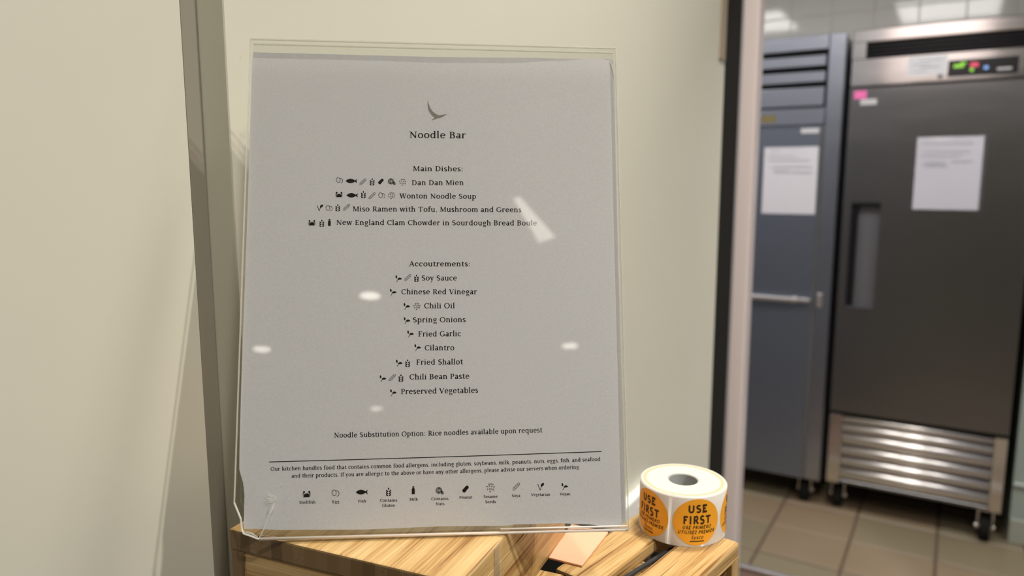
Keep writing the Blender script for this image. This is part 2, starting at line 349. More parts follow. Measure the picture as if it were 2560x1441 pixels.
    if c == 'S': P.e(0.26, 0.49, 0.155, 0.15, 30, 250, thin=th + 0.015); P.e(0.27, 0.18, 0.165, 0.155, 80, -155, thin=th + 0.015); P.l(0.16, 0.40, 0.38, 0.28, 0.105 if not P.sans else P.st); return 0.52
    if c == 'T':
        P.v(0.31, 0, C); P.h(0.05, 0.57, C - P.th / 2); P.s_(0.31, 0)
        if not P.sans: P.v(0.06, 0.5, C, th); P.v(0.56, 0.5, C, th)
        return 0.62
    if c == 'U': P.v(0.14, 0.22, C); P.e(0.33, 0.22, 0.19, 0.2, 180, 360, thin=None); P.v(0.52, 0.22, C, None if P.sans else th); P.s_(0.14, C); P.s_(0.53, C); return 0.67
    if c == 'V': P.l(0.08, C, 0.32, 0, st); P.l(0.31, 0, 0.53, C, th); P.s_(0.08, C, 0, 0.05); P.s_(0.53, C, 0, 0.05); return 0.61
    if c == 'W':
        for k in (0, 0.33): P.l(0.08 + k, C, 0.26 + k, 0, st); P.l(0.26 + k, 0, 0.42 + k, C, th)
        P.s_(0.08, C, 0, 0.05); P.s_(0.42, C, 0, 0.05); P.s_(0.75, C, 0, 0.05); return 0.83
    if c == 'Z': P.h(0.06, 0.5, C - P.th / 2); P.h(0.06, 0.5, P.th / 2); P.l(0.44, C - 0.05, 0.1, 0.05, st); return 0.56
    return 0.3
def lettering(text, sans=False, st=None):
    x = 0; out = []
    for ch in text:
        P = Pen(sans) if st is None else Pen(sans, st[0], st[1])
        if sans and st: P.st = P.th = st[0]
        adv = glyph(P, ch)
        if ch.islower() and not sans: P.q = [[(a, b * 1.07 if b <= 0.47 else 0.503 + (b - 0.47) * 0.88) for a, b in q] for q in P.q]
        out += [[(px + x, py) for px, py in q] for q in P.q]; x += adv + (0.03 if not sans else 0.06)
    xs = [p[0] for q in out for p in q]; x0, x1 = min(xs), max(xs)
    return [[(px - x0, py) for px, py in q] for q in out], x1 - x0

# pictograms, drawn in a unit square centred on 0
def leaf(P, x0, y0, x1, y1, w, bend=0.0, n=8):
    d = math.hypot(x1 - x0, y1 - y0); ux, uy = (x1 - x0) / d, (y1 - y0) / d; up, dn = [], []
    for i in range(n + 1):
        t = i / n; b = math.sin(PI * t) ** 0.8 * w / 2; k = bend * math.sin(PI * t)
        cx, cy = x0 + (x1 - x0) * t - uy * k, y0 + (y1 - y0) * t + ux * k
        up.append((cx - uy * b, cy + ux * b)); dn.append((cx + uy * b, cy - ux * b))
    for i in range(n): P.quad(up[i], dn[i], dn[i + 1], up[i + 1])
def ring(P, cx, cy, rx, ry, w, rot=0, n=18, a0=0, a1=360):
    pr = None; c, s = math.cos(math.radians(rot)), math.sin(math.radians(rot))
    for i in range(n + 1):
        a = math.radians(a0 + (a1 - a0) * i / n)
        pp = []
        for k in (w / 2, -w / 2):
            x, y = (rx + k) * math.cos(a), (ry + k) * math.sin(a); pp.append((cx + x * c - y * s, cy + x * s + y * c))
        if pr: P.quad(pr[0], pr[1], pp[1], pp[0])
        pr = pp
def icon(kind):
    P = Pen()
    if kind == 'egg':
        ring(P, -0.16, 0.03, 0.27, 0.36, 0.06, 12); ring(P, 0.2, -0.06, 0.25, 0.34, 0.06, 15, 12, -120, 120); ring(P, -0.2, 0.12, 0.1, 0.13, 0.035, 12, 5, 90, 180)
    elif kind == 'fish':
        leaf(P, -0.5, 0.0, 0.36, 0.0, 0.40, 0.0, 12); P.q.append([(0.24, 0.0), (0.50, -0.2), (0.44, 0.0), (0.50, 0.2)]); P.quad((0.2, 0.05), (0.2, -0.05), (0.34, -0.04), (0.34, 0.04))
    elif kind == 'soya':
        c = 0.707
        for k in (-1, 0, 1): ring(P, k * 0.21, k * 0.21, 0.075, 0.075, 0.035, 0, 10)
        for sgn in (1, -1):
            pr = None
            for i in range(19):
                t = -1 + 2 * i / 18; w = 0.15 * math.sqrt(max(0, 1 - abs(t) ** 4)) + 0.02 * math.cos(t * 3 * PI) * (1 - abs(t))
                x, y = t * 0.42 - sgn * w * c, t * 0.42 + sgn * w * c
                if pr: P.l(pr[0], pr[1], x, y, 0.05)
                pr = (x, y)
    elif kind == 'wheat':
        leaf(P, 0, 0.20, 0, 0.5, 0.17)
        for y in (-0.46, -0.22, 0.02):
            for sg in (1, -1): leaf(P, 0.02 * sg, y - 0.03, 0.31 * sg, y + 0.22, 0.17, -0.04 * sg)
    elif kind == 'peanut':
        for k, r in ((-1, 0.24), (1, 0.22)):
            P.q.append([(k * 0.17 + r * math.cos(a * PI / 7), k * 0.19 + r * math.sin(a * PI / 7)) for a in range(14)])
        P.q.append([(-0.34, -0.06), (-0.01, -0.34), (0.34, 0.08), (0.02, 0.34)])
    elif kind == 'nuts':
        for r in (0.36, 0.27, 0.18): ring(P, -0.1, 0.06, r, r, 0.055)
        P.v(-0.1, -0.3, 0.42, 0.07); ring(P, 0.3, -0.2, 0.13, 0.2, 0.07, 25); ring(P, 0.3, -0.2, 0.05, 0.11, 0.05, 25)
    elif kind == 'sesame':
        for x, y, a in ((-.16, .36, 60), (.06, .40, 0), (.27, .34, -40), (-.36, .12, 20), (-.1, .16, 80), (.16, .12, -60), (.4, .08, 40), (-.3, -.16, 90), (-.05, -.12, 60), (.16, -.16, 100), (.35, -.2, 80), (-.02, -.4, 10)):
            ring(P, x, y, 0.075, 0.05, 0.042, a, 8)
    elif kind == 'crab':
        P.q.append([(-0.3, -0.02), (-0.36, -0.2), (-0.30, -0.38), (0.30, -0.38), (0.38, -0.2), (0.34, 0.0), (0, 0.10)])
        for sg in (1, -1):
            P.l(sg * 0.30, -0.05, sg * 0.42, 0.12, 0.07); P.dot(sg * 0.33, 0.27, 0.13); P.l(sg * 0.46, 0.12, sg * 0.5, 0.0, 0.05)
            P.l(sg * 0.3, -0.15, sg * 0.5, -0.1, 0.055); P.l(sg * 0.3, -0.25, sg * 0.48, -0.24, 0.055); P.l(sg * 0.3, -0.3, sg * 0.4, -0.42, 0.055); P.l(sg * 0.09, 0.0, sg * 0.12, 0.16, 0.06)
            P.l(sg * 0.4, 0.15, sg * 0.28, 0.1, 0.08)
    elif kind == 'milk':
        P.q.append([(-0.19, -0.5), (0.19, -0.5), (0.19, 0.1), (0.1, 0.28), (-0.1, 0.28), (-0.19, 0.1)]); P.h(-0.13, 0.13, 0.33, 0.05); P.h(-0.12, 0.12, 0.43, 0.1)
    elif kind == 'vegetarian':
        P.l(-0.40, 0.36, -0.08, -0.5, 0.075); P.l(-0.08, -0.5, 0.12, 0.08, 0.07); leaf(P, 0.03, -0.02, 0.5, 0.46, 0.36, 0.03)
    elif kind == 'vegan':
        leaf(P, -0.26, 0.02, -0.34, 0.5, 0.24); leaf(P, -0.16, -0.06, 0.5, -0.04, 0.30, 0.06); P.l(-0.27, -0.48, -0.1, -0.16, 0.07); P.l(-0.1, -0.16, 0.2, -0.08, 0.05)
    return P.q

# ============================================================ the setting
fl = struct(box('floor', -2.4, 3.5, -5.5, 4.16, -0.10, -0.008, M_GROUT))
def tile_obj(name, x0, x1, y0, y1, z0, z1, m, parent, bev=0.003): return box(name, x0, x1, y0, y1, z0, z1, m, parent, bev)
ys = [2.668, 2.805, 3.07, 3.335, 3.60, 3.865, 4.12]
for r in range(6):
    for c in range(-3, 4):
        x0 = -0.575 + 0.2985 * c; g = 0.0045
        tile_obj('tile', x0 + g, x0 + 0.2985 - g, ys[r] + g, ys[r + 1] - g, -0.008, random.uniform(-0.0006, 0.0006),
                 M_TILE2 if random.random() < 0.3 else M_TILE, fl)
box('floor_slab', -0.40, 3.4, -5.4, 2.63, -0.008, 0.0, noise_mat('front_room_floor', [(0.3, (0.20, 0.16, 0.12)), (0.7, (0.26, 0.21, 0.16))], 6, 0.4), fl)
struct(box('ceiling', -2.5, 3.6, -5.6, 4.3, 2.60, 2.70, M_CEIL))
wl = struct(box('wall_left', -0.52, -0.449, -5.5, 1.52, 0, 2.6, mat('shaded_channel_back', (0.19, 0.175, 0.13), 0.5)))  # colour darkened to paint the shade inside the channel
box('wall_panel', -0.449, -0.400, -3.2, 0.288, 0.0, 2.6, M_WALL, wl, 0.0006)
box('wall_panel', -0.449, -0.420, 0.334, 1.520, 0.0, 2.6, M_WALL, wl, 0.0008)
box('channel_lip', -0.449, -0.4462, 0.3215, 0.3335, 0.0, 2.6, mat('grey_channel_lip', (0.36, 0.34, 0.29), 0.45), wl, 0.0003)
box('protection_rail', -0.4202, -0.404, 0.42, 1.155, 0.874, 0.925, mat('white_rail', (0.90, 0.92, 0.92), 0.3), wl, 0.004, 3)
bm = bmesh.new(); cyl(bm, (-0.404, 1.073, 0.902), 0.0045, 0.002, 14, 0); obj('rail_screw', bm, M_STEELL, wl)
struct(box('wall_behind', -0.52, 3.6, -5.6, -5.5, 0, 2.6, M_ROOMWALL))
struct(box('wall_right', 3.5, 3.6, -5.5, 1.65, 0, 2.6, M_ROOMWALL))
struct(box('wall_front', 0.66, 3.6, 1.65, 1.80, 0, 2.6, M_ROOMWALL))
df = struct(box('door_1', -0.420, -0.3855, 1.645, 1.683, 0, 1.985, M_FRAME, None, 0.004, 3))
box('gasket', -0.449, -0.4215, 1.522, 1.644, 0, 1.985, M_BLACK, df)
box('frame_edge', -0.3885, -0.3830, 1.647, 1.682, 0, 1.985, mat('lilac_grey_frame_edge', (0.56, 0.50, 0.52), 0.3), df, 0.002)
box('frame_head', -0.420, 0.08, 1.645, 1.800, 1.985, 2.6, M_FRAME, df)
box('mirror_dark_block', 0.08, 0.66, 1.650, 1.800, 1.985, 2.6, mat('mirror_dark_grey', (0.10, 0.095, 0.09), 0.5), df)  # unseen dark block added to end the bright reflection in the fridge header
box('frame_post', 0.615, 0.66, 1.645, 1.800, 0, 1.985, M_FRAME, df, 0.004)
box('strike_plate', -0.4205, -0.4165, 1.475, 1.512, 1.655, 1.80, mat('brown_plate', (0.34, 0.28, 0.21), 0.4), df, 0.001)
bm = bmesh.new(); abox(bm, -0.37, 0.60, 2.636, 2.660, -0.004, 0.011, 0.005, 2)
th = struct(obj('trim_1', bm, M_STEELL))
bm = bmesh.new(); abox(bm, -0.80, -0.37, 2.636, 2.660, -0.004, 0.011, 0.005, 2); obj('strip', bm, M_STEELL, th)
for x in (-0.505, -0.2, 0.2):
    bm = bmesh.new(); cyl(bm, (x, 2.648, 0.011), 0.005, 0.002, 12); obj('screw', bm, M_STEELL, th)
wb = struct(box('wall_back', -2.4, 1.7, 4.12, 4.25, 0, 2.6, M_WGROUT))
for r, (z0, z1) in enumerate(((1.90, 2.246), (2.246, 2.60))):
    for c in range(-3, 7):
        x0 = -0.614 + 0.193 * c; g = 0.0018
        t = box('tile', x0 + g, x0 + 0.193 - g, 4.1175 - random.uniform(0, 0.0006), 4.12, z0 + g, z1 - g, M_WTILE, wb, 0.0012)
struct(box('wall_kitchen_left', -2.5, -2.4, 1.8, 4.2, 0, 2.6, mat('kitchen_side_wall', (0.30, 0.32, 0.36), 0.5)))
struct(box('wall_kitchen_front', -2.4, -0.45, 1.70, 1.80, 0, 2.6, mat('kitchen_inner_wall', (0.30, 0.30, 0.32), 0.5)))
struct(box('wall_kitchen_right', 1.6, 1.7, 1.8, 4.2, 0, 2.6, M_ROOMWALL))
wr = struct(box('wall_return', 0.262, 1.6, 3.392, 4.12, 0, 2.6, M_GREEN))
box('ledge', 0.262, 1.6, 3.380, 3.393, 0.236, 0.250, mat('pale_ledge', (0.50, 0.56, 0.54), 0.4), wr, 0.003)
box('cove_base', 0.262, 1.6, 3.384, 3.393, 0.0, 0.10, mat('green_cove', (0.36, 0.38, 0.33), 0.4), wr, 0.003)

# ceiling fittings
DL = ['straight above the bamboo box', 'to the right, above the counter opening', 'just behind the camera, added to light the menu', 'mirrored as the brightest glare right of the dish names',
      'mirrored left of the red vinegar line', 'mirrored at the right edge of the sheet', 'mirrored at the left edge of the sheet', 'mirrored faintly below the preserved vegetables line']
for i, (x, y, e, glow) in enumerate(DOWNLIGHTS):
    if i == 3: continue   # the lamp shaped for the glare streak takes this spot
    t = thing('downlight', 'round ceiling downlight ' + DL[i], 'light', (x, y, 2.60), 0, 'recessed ceiling downlights')
    bm = bmesh.new(); cyl(bm, (0, 0, -0.008), 0.066, 0.008, 32); obj('trim_ring', bm, M_WHITE, t)
    bm = bmesh.new(); cyl(bm, (0, 0, -0.0105), 0.036 if i == 3 else 0.050, 0.0025, 32)
    obj('lens', bm, mat('lamp_lens_%d' % i, (1, 1, 1), 0.5, emit=WARM, estr=glow), t)
t = thing('streak_wedge_lamp', 'ceiling lamp given a slanted wedge shape to mirror as the streak beside the soup and chowder lines', 'light', (1.36, -1.34, 2.60))  # outline shaped so its mirror image draws the glare streak
bm = bmesh.new(); q = [(-0.185, 0.10), (-0.17, 0.124), (0.18, -0.06), (0.16, -0.14)]
def wedge(bm, q, z0, z1):
    a = [bm.verts.new((x, y, z0)) for x, y in q]; b = [bm.verts.new((x, y, z1)) for x, y in q]
    bm.faces.new(a); bm.faces.new(b[::-1])
    for i in range(4): bm.faces.new((a[i], b[i], b[(i + 1) % 4], a[(i + 1) % 4]))
    bmesh.ops.recalc_face_normals(bm, faces=bm.faces)
wedge(bm, [(x * 1.1, y * 1.1) for x, y in q], -0.010, 0.0); obj('housing', bm, M_WHITE, t)
bm = bmesh.new(); wedge(bm, q, -0.014, -0.010); obj('lens', bm, mat('wedge_lens', (0.9, 0.9, 0.9), 0.5, emit=WARM, estr=4.2), t)
for x, w, y, wh in ((-0.16, 0.30, 2.2, 'in line with the door opening'), (1.05, 0.30, 2.2, 'above the right of the kitchen'), (-1.45, 0.30, 2.4, 'behind the cream wall, above the louvred fridge, added to share the kitchen light')):
    t = thing('ceiling_panel_light', 'square kitchen ceiling panel light ' + wh, 'light', (x, y, 2.60), 0, 'kitchen ceiling panels')
    bm = bmesh.new(); abox(bm, -w - 0.02, w + 0.02, -0.39, 0.39, -0.012, 0, 0.002); obj('housing', bm, M_WHITE, t)
    bm = bmesh.new(); abox(bm, -w, w, -0.37, 0.37, -0.015, -0.012); obj('diffuser', bm, mat('panel_diffuser', (0.9, 0.9, 0.9), 0.5, emit=COOL, estr=4.0), t)

# ============================================================ fridges
def caster(parent, x, y, h):
    bm = bmesh.new(); abox(bm, x - 0.028, x - 0.022, y - 0.03, y + 0.03, 0.05, h, 0.002); abox(bm, x + 0.022, x + 0.028, y - 0.03, y + 0.03, 0.05, h, 0.002)
    abox(bm, x - 0.03, x + 0.03, y - 0.035, y + 0.035, h - 0.008, h, 0.002); cyl(bm, (x - 0.034, y, 0.052), 0.009, 0.068, 12, 0)
    c = obj('caster', bm, M_STEELL, parent)
    bm = bmesh.new(); cyl(bm, (x - 0.018, y, 0.051), 0.051, 0.036, 28, 0); obj('wheel', bm, M_BLACK, c)
def sheet(parent, name, x0, x1, z0, z1, y, m, skew=0.0):
    bm = bmesh.new(); n = 6; rows = []
    for j in range(n + 1):
        r = []
        for i in range(n + 1):
            s, t = i / n, j / n
            r.append(bm.verts.new((x0 + (x1 - x0) * s, y - 0.0015 - 0.004 * (t ** 6) * math.sin(PI * s + 0.4), z0 + (z1 - z0) * t + skew * s)))
        rows.append(r)
    for j in range(n):
        for i in range(n): bm.faces.new((rows[j][i], rows[j][i + 1], rows[j + 1][i + 1], rows[j + 1][i]))
    bm.normal_update(); bmesh.ops.solidify(bm, geom=list(bm.faces), thickness=0.0006)
    return obj(name, bm, m, parent)
def print_lines(parent, x0, x1, rows, y, m):
    bm = bmesh.new()
    for z, a, b, h in rows: abox(bm, x0 + (x1 - x0) * a, x0 + (x1 - x0) * b, y - 0.0005, y, z, z + h)
    o = obj('print', bm, m, parent); o['kind'] = 'stuff'; return o

FR = thing('reach_in_fridge', 'dark stainless fridge with recessed door handle, black top vent and ribbed bottom grille', 'fridge', (0, 0, 0))
box('body', -0.4115, 0.229, 3.350, 4.06, 0.135, 2.010, M_STEELD, FR, 0.004)
# header: strips round the vent
h = box('header_panel', -0.4115, 0.229, 3.326, 3.352, 1.966, 2.014, M_STEEL, FR, 0.003)
box('header_panel', -0.4115, 0.229, 3.326, 3.352, 1.796, 1.903, M_STEEL, FR, 0.003)
box('header_panel', -0.4115, -0.360, 3.326, 3.352, 1.903, 1.966, M_STEEL, FR, 0.001)
box('header_panel', 0.192, 0.229, 3.326, 3.352, 1.903, 1.966, M_STEEL, FR, 0.001)
vt = box('vent', -0.360, 0.192, 3.346, 3.3515, 1.903, 1.966, M_DARK, FR)
for k in range(4): box('vent_slat', -0.360, 0.192, 3.334, 3.346, 1.909 + k * 0.015, 1.9125 + k * 0.015, M_SHINE, vt)
cp = box('control_panel', -0.0745, 0.1475, 3.321, 3.3262, 1.812, 1.872, M_SHINE, FR, 0.002)
def blob(name, pts, col, e):
    bm = bmesh.new()
    m_ = mat(name + '_colour', col, 0.5, emit=col, estr=e); bm.free()
    for x, z, rx, rz in pts: box(name, x - rx, x + rx, 3.3200, 3.3212, z - rz, z + rz, m_, cp, 0.0005)
blob('green_indicator', [(-0.040, 1.849, 0.016, 0.006), (-0.026, 1.858, 0.009, 0.004), (0.003, 1.832, 0.006, 0.006)], (0.30, 0.75, 0.06), 0.15)
blob('red_indicator', [(0.010, 1.850, 0.013, 0.008)], (0.75, 0.08, 0.15), 0.15)
blob('blue_indicator', [(0.048, 1.837, 0.007, 0.006)], (0.25, 0.45, 0.9), 0.2)
blob('panel_print', [(0.105, 1.829, 0.023, 0.0045)], (0.45, 0.45, 0.45), 0.0)
st = box('rating_sticker', -0.210, -0.078, 3.3250, 3.3262, 1.824, 1.896, mat('clear_grey_sticker', (0.62, 0.64, 0.67), 0.4), FR)
print_lines(st, -0.20, -0.09, [(1.876, 0.25, 0.95, 0.004), (1.862, 0.05, 0.6, 0.004), (1.850, 0.3, 0.9, 0.006), (1.838, 0.1, 0.5, 0.003)], 3.3251, mat('sticker_print', (0.40, 0.42, 0.46), 0.6))
bm = bmesh.new(); cyl(bm, (-0.098, 3.318, 1.815), 0.009, 0.01, 16, 1); obj('lock', bm, M_STEELD, FR)
# door plate with a recessed pull
bm = bmesh.new()
hx0, hx1, hz0, hz1 = -0.376, -0.269, 0.899, 1.334
abox(bm, -0.408, hx0, 3.312, 3.345, 0.455, 1.786); abox(bm, hx1, 0.2285, 3.312, 3.345, 0.455, 1.786)
abox(bm, hx0, hx1, 3.312, 3.345, hz1, 1.786); abox(bm, hx0, hx1, 3.312, 3.345, 0.455, hz0)
dr = obj('door', bm, M_STEELD, FR)
hr = box('handle_recess', hx0, hx1, 3.338, 3.345, hz0, hz1, mat('grey_handle_well', (0.20, 0.20, 0.22), 0.4, 0.6), dr)
box('undercut_shade', hx0, hx0 + 0.026, 3.316, 3.338, hz0, hz1, M_DARK, dr, 0.004)  # black strip stands in for the shade in the handle undercut
box('recess_lip', hx0, hx1, 3.309, 3.330, hz1 - 0.014, hz1 + 0.002, M_DARK, dr, 0.002)
box('recess_lip', hx0, hx1, 3.309, 3.330, hz0 - 0.002, hz0 + 0.010, mat('dark_lip', (0.05, 0.05, 0.055), 0.4), dr, 0.002)
box('pink_sticker', -0.392, -0.347, 3.3105, 3.3125, 1.746, 1.777, mat('pink_sticker_colour', (0.85, 0.16, 0.45), 0.6), dr)
wlb = box('label_strip', -0.368, -0.309, 3.3105, 3.3125, 1.722, 1.743, mat('pale_label', (0.62, 0.62, 0.63), 0.5), dr)
box('label_line', -0.366, -0.311, 3.3100, 3.3106, 1.7305, 1.734, mat('label_grey', (0.35, 0.35, 0.36), 0.5), wlb)
box('seam', -0.4085, 0.2285, 3.338, 3.352, 0.440, 0.455, M_DARK, FR); box('seam', -0.4085, 0.2285, 3.338, 3.352, 1.786, 1.796, mat('brown_seam', (0.06, 0.05, 0.04), 0.5), FR)
box('grille_side', -0.4085, -0.356, 3.318, 3.35, 0.135, 0.440, M_STEEL, FR, 0.003); box('grille_side', 0.184, 0.2285, 3.318, 3.35, 0.135, 0.440, M_STEEL, FR, 0.003)
box('grille_back', -0.356, 0.184, 3.345, 3.351, 0.135, 0.440, M_DARK, FR)
for z0, z1 in ((0.402, 0.439), (0.360, 0.400), (0.306, 0.358), (0.257, 0.303), (0.210, 0.254), (0.150, 0.206)):
    bm = bmesh.new(); pa, pb = [], []
    for i in range(11):
        a = PI * i / 10; y = 3.345 - 0.022 * math.sin(a); z = (z0 + z1) / 2 - (z1 - z0) / 2 * math.cos(a)
        pa.append(bm.verts.new((-0.356, y, z))); pb.append(bm.verts.new((0.184, y, z)))
    for i in range(10): bm.faces.new((pa[i], pb[i], pb[i + 1], pa[i + 1]))
    bm.faces.new(pa[::-1]); bm.faces.new(pb)
    obj('grille_rib', bm, M_STEELL, FR, True)
box('grille_rail', -0.356, 0.184, 3.330, 3.35, 0.135, 0.149, M_STEELD, FR, 0.002)
for x, y in ((-0.365, 3.41), (0.180, 3.37), (-0.365, 3.98), (0.18, 3.98)): caster(FR, x, y, 0.136)

FL = thing('louvred_fridge', 'blue-grey steel fridge with louvred top and bar latch, beside the dark fridge', 'fridge', (0, 0, 0))
box('body', -1.16, -0.434, 3.350, 4.06, 0.121, 2.008, M_STEELB, FL, 0.004)
box('corner_post', -0.497, -0.434, 3.322, 3.352, 0.124, 2.013, M_STEELB, FL, 0.003)
box('header_panel', -1.16, -0.499, 3.328, 3.352, 1.955, 2.013, M_STEELB, FL, 0.002)
for z0, z1 in ((1.888, 1.932), (1.824, 1.868), (1.728, 1.805)): box('louvre', -1.12, -0.508, 3.326, 3.345, z0, z1, M_STEELB, FL, 0.004, 2)
box('louvre_back', -1.13, -0.502, 3.346, 3.3515, 1.725, 1.955, M_DARK, FL)
box('header_rail', -1.16, -0.499, 3.324, 3.352, 1.652, 1.722, M_STEELB, FL, 0.004)
box('rating_plate', -0.752, -0.694, 3.3225, 3.3245, 1.668, 1.698, mat('brass_plate', (0.20, 0.16, 0.06), 0.4), FL)
ld = box('door', -1.13, -0.508, 3.312, 3.345, 0.125, 1.640, mat('slate_blue_steel', (0.24, 0.27, 0.33), 0.34, 0.85), FL, 0.004)
box('door_gasket', -0.508, -0.497, 3.325, 3.348, 0.125, 1.645, mat('grey_gasket', (0.12, 0.12, 0.115), 0.6), FL)
box('label_strip', -0.586, -0.516, 3.3105, 3.3125, 1.618, 1.638, mat('white_label', (0.6, 0.6, 0.63), 0.5), ld)
hb = box('latch_bar', -0.90, -0.560, 3.285, 3.303, 0.908, 0.929, M_STEELL, ld, 0.006, 3)
box('latch_arm', -0.560, -0.512, 3.290, 3.312, 0.911, 0.928, M_STEELL, hb, 0.004)
box('latch_mount', -0.585, -0.565, 3.300, 3.312, 0.905, 0.932, M_STEELL, hb, 0.002)
box('latch_mount', -0.88, -0.86, 3.300, 3.312, 0.905, 0.932, M_STEELL, hb, 0.002)
box('latch_strike', -0.487, -0.466, 3.305, 3.3225, 0.892, 0.952, M_STEELL, FL, 0.003)
for x, y in ((-0.50, 3.40), (-1.08, 3.40), (-0.50, 3.98), (-1.08, 3.98)): caster(FL, x, y, 0.122)
# notices stuck to the doors
def notice(label, x0, x1, z0, z1, y, name, skew, rows):
    o = sheet(None, name, x0, x1, z0, z1, y, M_WHITE, skew); tag(o, label, 'notice')
    bm = bmesh.new()
    for zf, a, b, hh in rows: abox(bm, x0 + (x1 - x0) * a, x0 + (x1 - x0) * b, y - 0.0046, y - 0.0040, z0 + (z1 - z0) * zf, z0 + (z1 - z0) * zf + hh)
    p = obj('print', bm, M_FAINT, o); p['kind'] = 'stuff'; return o
N2 = notice('white printed notice in a clear sleeve taped to the dark fridge door', -0.157, 0.062, 1.3125, 1.588, 3.3115, 'door_notice', 0.0,
       [(0.905, 0.06, 0.85, 0.008), (0.80, 0.08, 0.82, 0.003), (0.74, 0.08, 0.7, 0.003), (0.64, 0.12, 0.45, 0.008), (0.66, 0.55, 0.85, 0.004), (0.60, 0.12, 0.5, 0.003)])
bm = bmesh.new(); abox(bm, -0.160, 0.074, 3.3065, 3.3070, 1.310, 1.592); obj('plastic_sleeve', bm, clear('sleeve_film', (0.97, 0.97, 0.98), 0.15, 0.03, (0.8, 0.8, 0.85)), N2)
notice('white printed notice stuck on the blue-grey fridge door', -0.730, -0.514, 1.2838, 1.563, 3.3115, 'door_notice', 0.0,
       [(0.94, 0.12, 0.28, 0.006), (0.86, 0.1, 0.6, 0.003), (0.80, 0.1, 0.85, 0.003), (0.70, 0.15, 0.9, 0.003), (0.63, 0.2, 0.5, 0.007), (0.62, 0.55, 0.9, 0.004)])

# ============================================================ stand below the crates (out of frame, it carries them)
ST = thing('serving_cabinet', 'pale cabinet standing against the cream wall under the bamboo crates', 'cabinet', (0, 0, 0))
box('carcass', -0.393, -0.140, 0.02, 0.585, 0.08, 1.045, M_WALL, ST, 0.002)
box('worktop', -0.397, -0.135, 0.005, 0.600, 1.045, 1.070, mat('gap_shade_worktop', (0.006, 0.0055, 0.005), 0.9, spec=0.0), ST, 0.003)  # blackened so the gaps between the crates look fully shaded
box('gap_shade_slab', -0.397, -0.195, 0.598, 0.665, 1.045, 1.0695, mat('gap_shade_black', (0.005, 0.005, 0.005), 0.9, spec=0.0), ST, 0.003)  # black slab added only to darken the gap behind the crate
box('plinth', -0.38, -0.15, 0.05, 0.57, 0.0, 0.08, M_BLACK, ST)
cd = box('door', -0.1395, -0.123, 0.03, 0.575, 0.10, 1.035, M_WALL, ST, 0.002)
box('door_handle', -0.123, -0.110, 0.05, 0.062, 0.75, 0.90, M_STEELL, cd, 0.003)

# ============================================================ upper bamboo box
BY = math.radians(8.0)
BX = thing('bamboo_box', 'upturned bamboo box with end-grain front edge, carrying the menu sign', 'box', (-0.3498, 0.2626, 1.170), BY)
Wd, Dp, Hh = 0.1512, 0.162, 0.0503
board('top_board', 0.0, Wd - 0.0002, 0.0, Dp, Hh - 0.0128, Hh, 1, BX, 0.0012)
board('side_board', 0.0004, 0.0102, 0.0006, Dp, 0.0, Hh - 0.0128, 1, BX, 0.0006)
board('side_board', Wd - 0.0102, Wd - 0.0002, 0.0006, Dp, 0.0, Hh - 0.0126, 1, BX, 0.0006)
board('front_board', 0.0102, Wd - 0.0102, 0.0012, 0.011, 0.0, Hh - 0.0128, 0, BX, 0.0004)
board('back_board', 0.0102, Wd - 0.0102, Dp - 0.011, Dp - 0.001, 0.0, Hh - 0.0128, 0, BX, 0.0004)
box('clear_tape', Wd - 0.0001, Wd + 0.0003, 0.040, 0.0475, 0.0, Hh - 0.001, M_TAPE, BX)

def slat_crate(name, label, loc, rz, x0, x1, y0, y1, H, slats, th=0.0105, front_cross=0.0, group=None):
    C_ = thing(name, label, 'crate', loc, rz, group)
    for a, b in slats: board('slat', a, b, y0, y1, H - th, H, 1, C_, 0.0022)
    z1 = H - th
    for xa, xb in ((x0, x0 + 0.010), (x1 - 0.010, x1)):
        board('side_rail', xa, xb, y0 + 0.001, y1 - 0.001, z1 - 0.0016, z1, 1, C_, 0.0008)
        board('side_rail', xa, xb, y0 + 0.001, y1 - 0.001, 0.0, 0.012, 1, C_, 0.0008)
        for ya, yb in ((y0, y0 + 0.011), (y1 - 0.011, y1)): board('post', xa, xb, ya, yb, 0.012, z1 - 0.0016, 2, C_, 0.0006)
    board('cross_rail', x0 + 0.010, x1 - 0.010, y1 - 0.013, y1 - 0.002, z1 - 0.012, z1, 0, C_, 0.0008)
    board('cross_rail', x0 + 0.010, x1 - 0.010, y0 + 0.001, y0 + (front_cross or 0.012), z1 - 0.006, z1, 0, C_, 0.0008)
    bm = bmesh.new(); abox(bm, x0 + 0.010, x1 - 0.010, y0 + 0.011, y1 - 0.013, 0.002, 0.008); obj('bottom_panel', bm, M_DARK, C_)
    return C_
CR = math.radians(-8.5)
slat_crate('slatted_crate', 'slatted bamboo crate carrying the label roll and the pink pad', (-0.1143, 0.5005, 1.070), CR,
           -0.0790, 0.0, -0.1115, 0.0, 0.100, [(-0.0790, -0.0475), (-0.0330, 0.0)], front_cross=0.062)
slat_crate('slatted_crate', 'low bamboo crate under the upturned box, only one rounded corner showing', (-0.3498, 0.2626, 1.070), BY,
           0.012, 0.1672, 0.004, 0.1150, 0.0995, [(0.012, 0.047), (0.052, 0.087), (0.092, 0.127), (0.132, 0.1672)])

# pink pad
bm = bmesh.new(); abox(bm, -0.0238, 0.0, 0.0, 0.052, 0.0, 0.0014, 0.0002)
for v in bm.verts: v.co.x -= 0.0045 * (v.co.y / 0.052) * (-v.co.x / 0.0238)
pk = obj('sticky_note_pad', bm, mat('salmon_pink_paper', (0.86, 0.46, 0.30), 0.7), None); pk.location = (-0.1939, 0.4115, 1.1702); pk.rotation_euler = (0, 0, math.radians(4.6))
tag(pk, 'thin salmon pink note pad lying on the slats beside the upturned box', 'note pad')
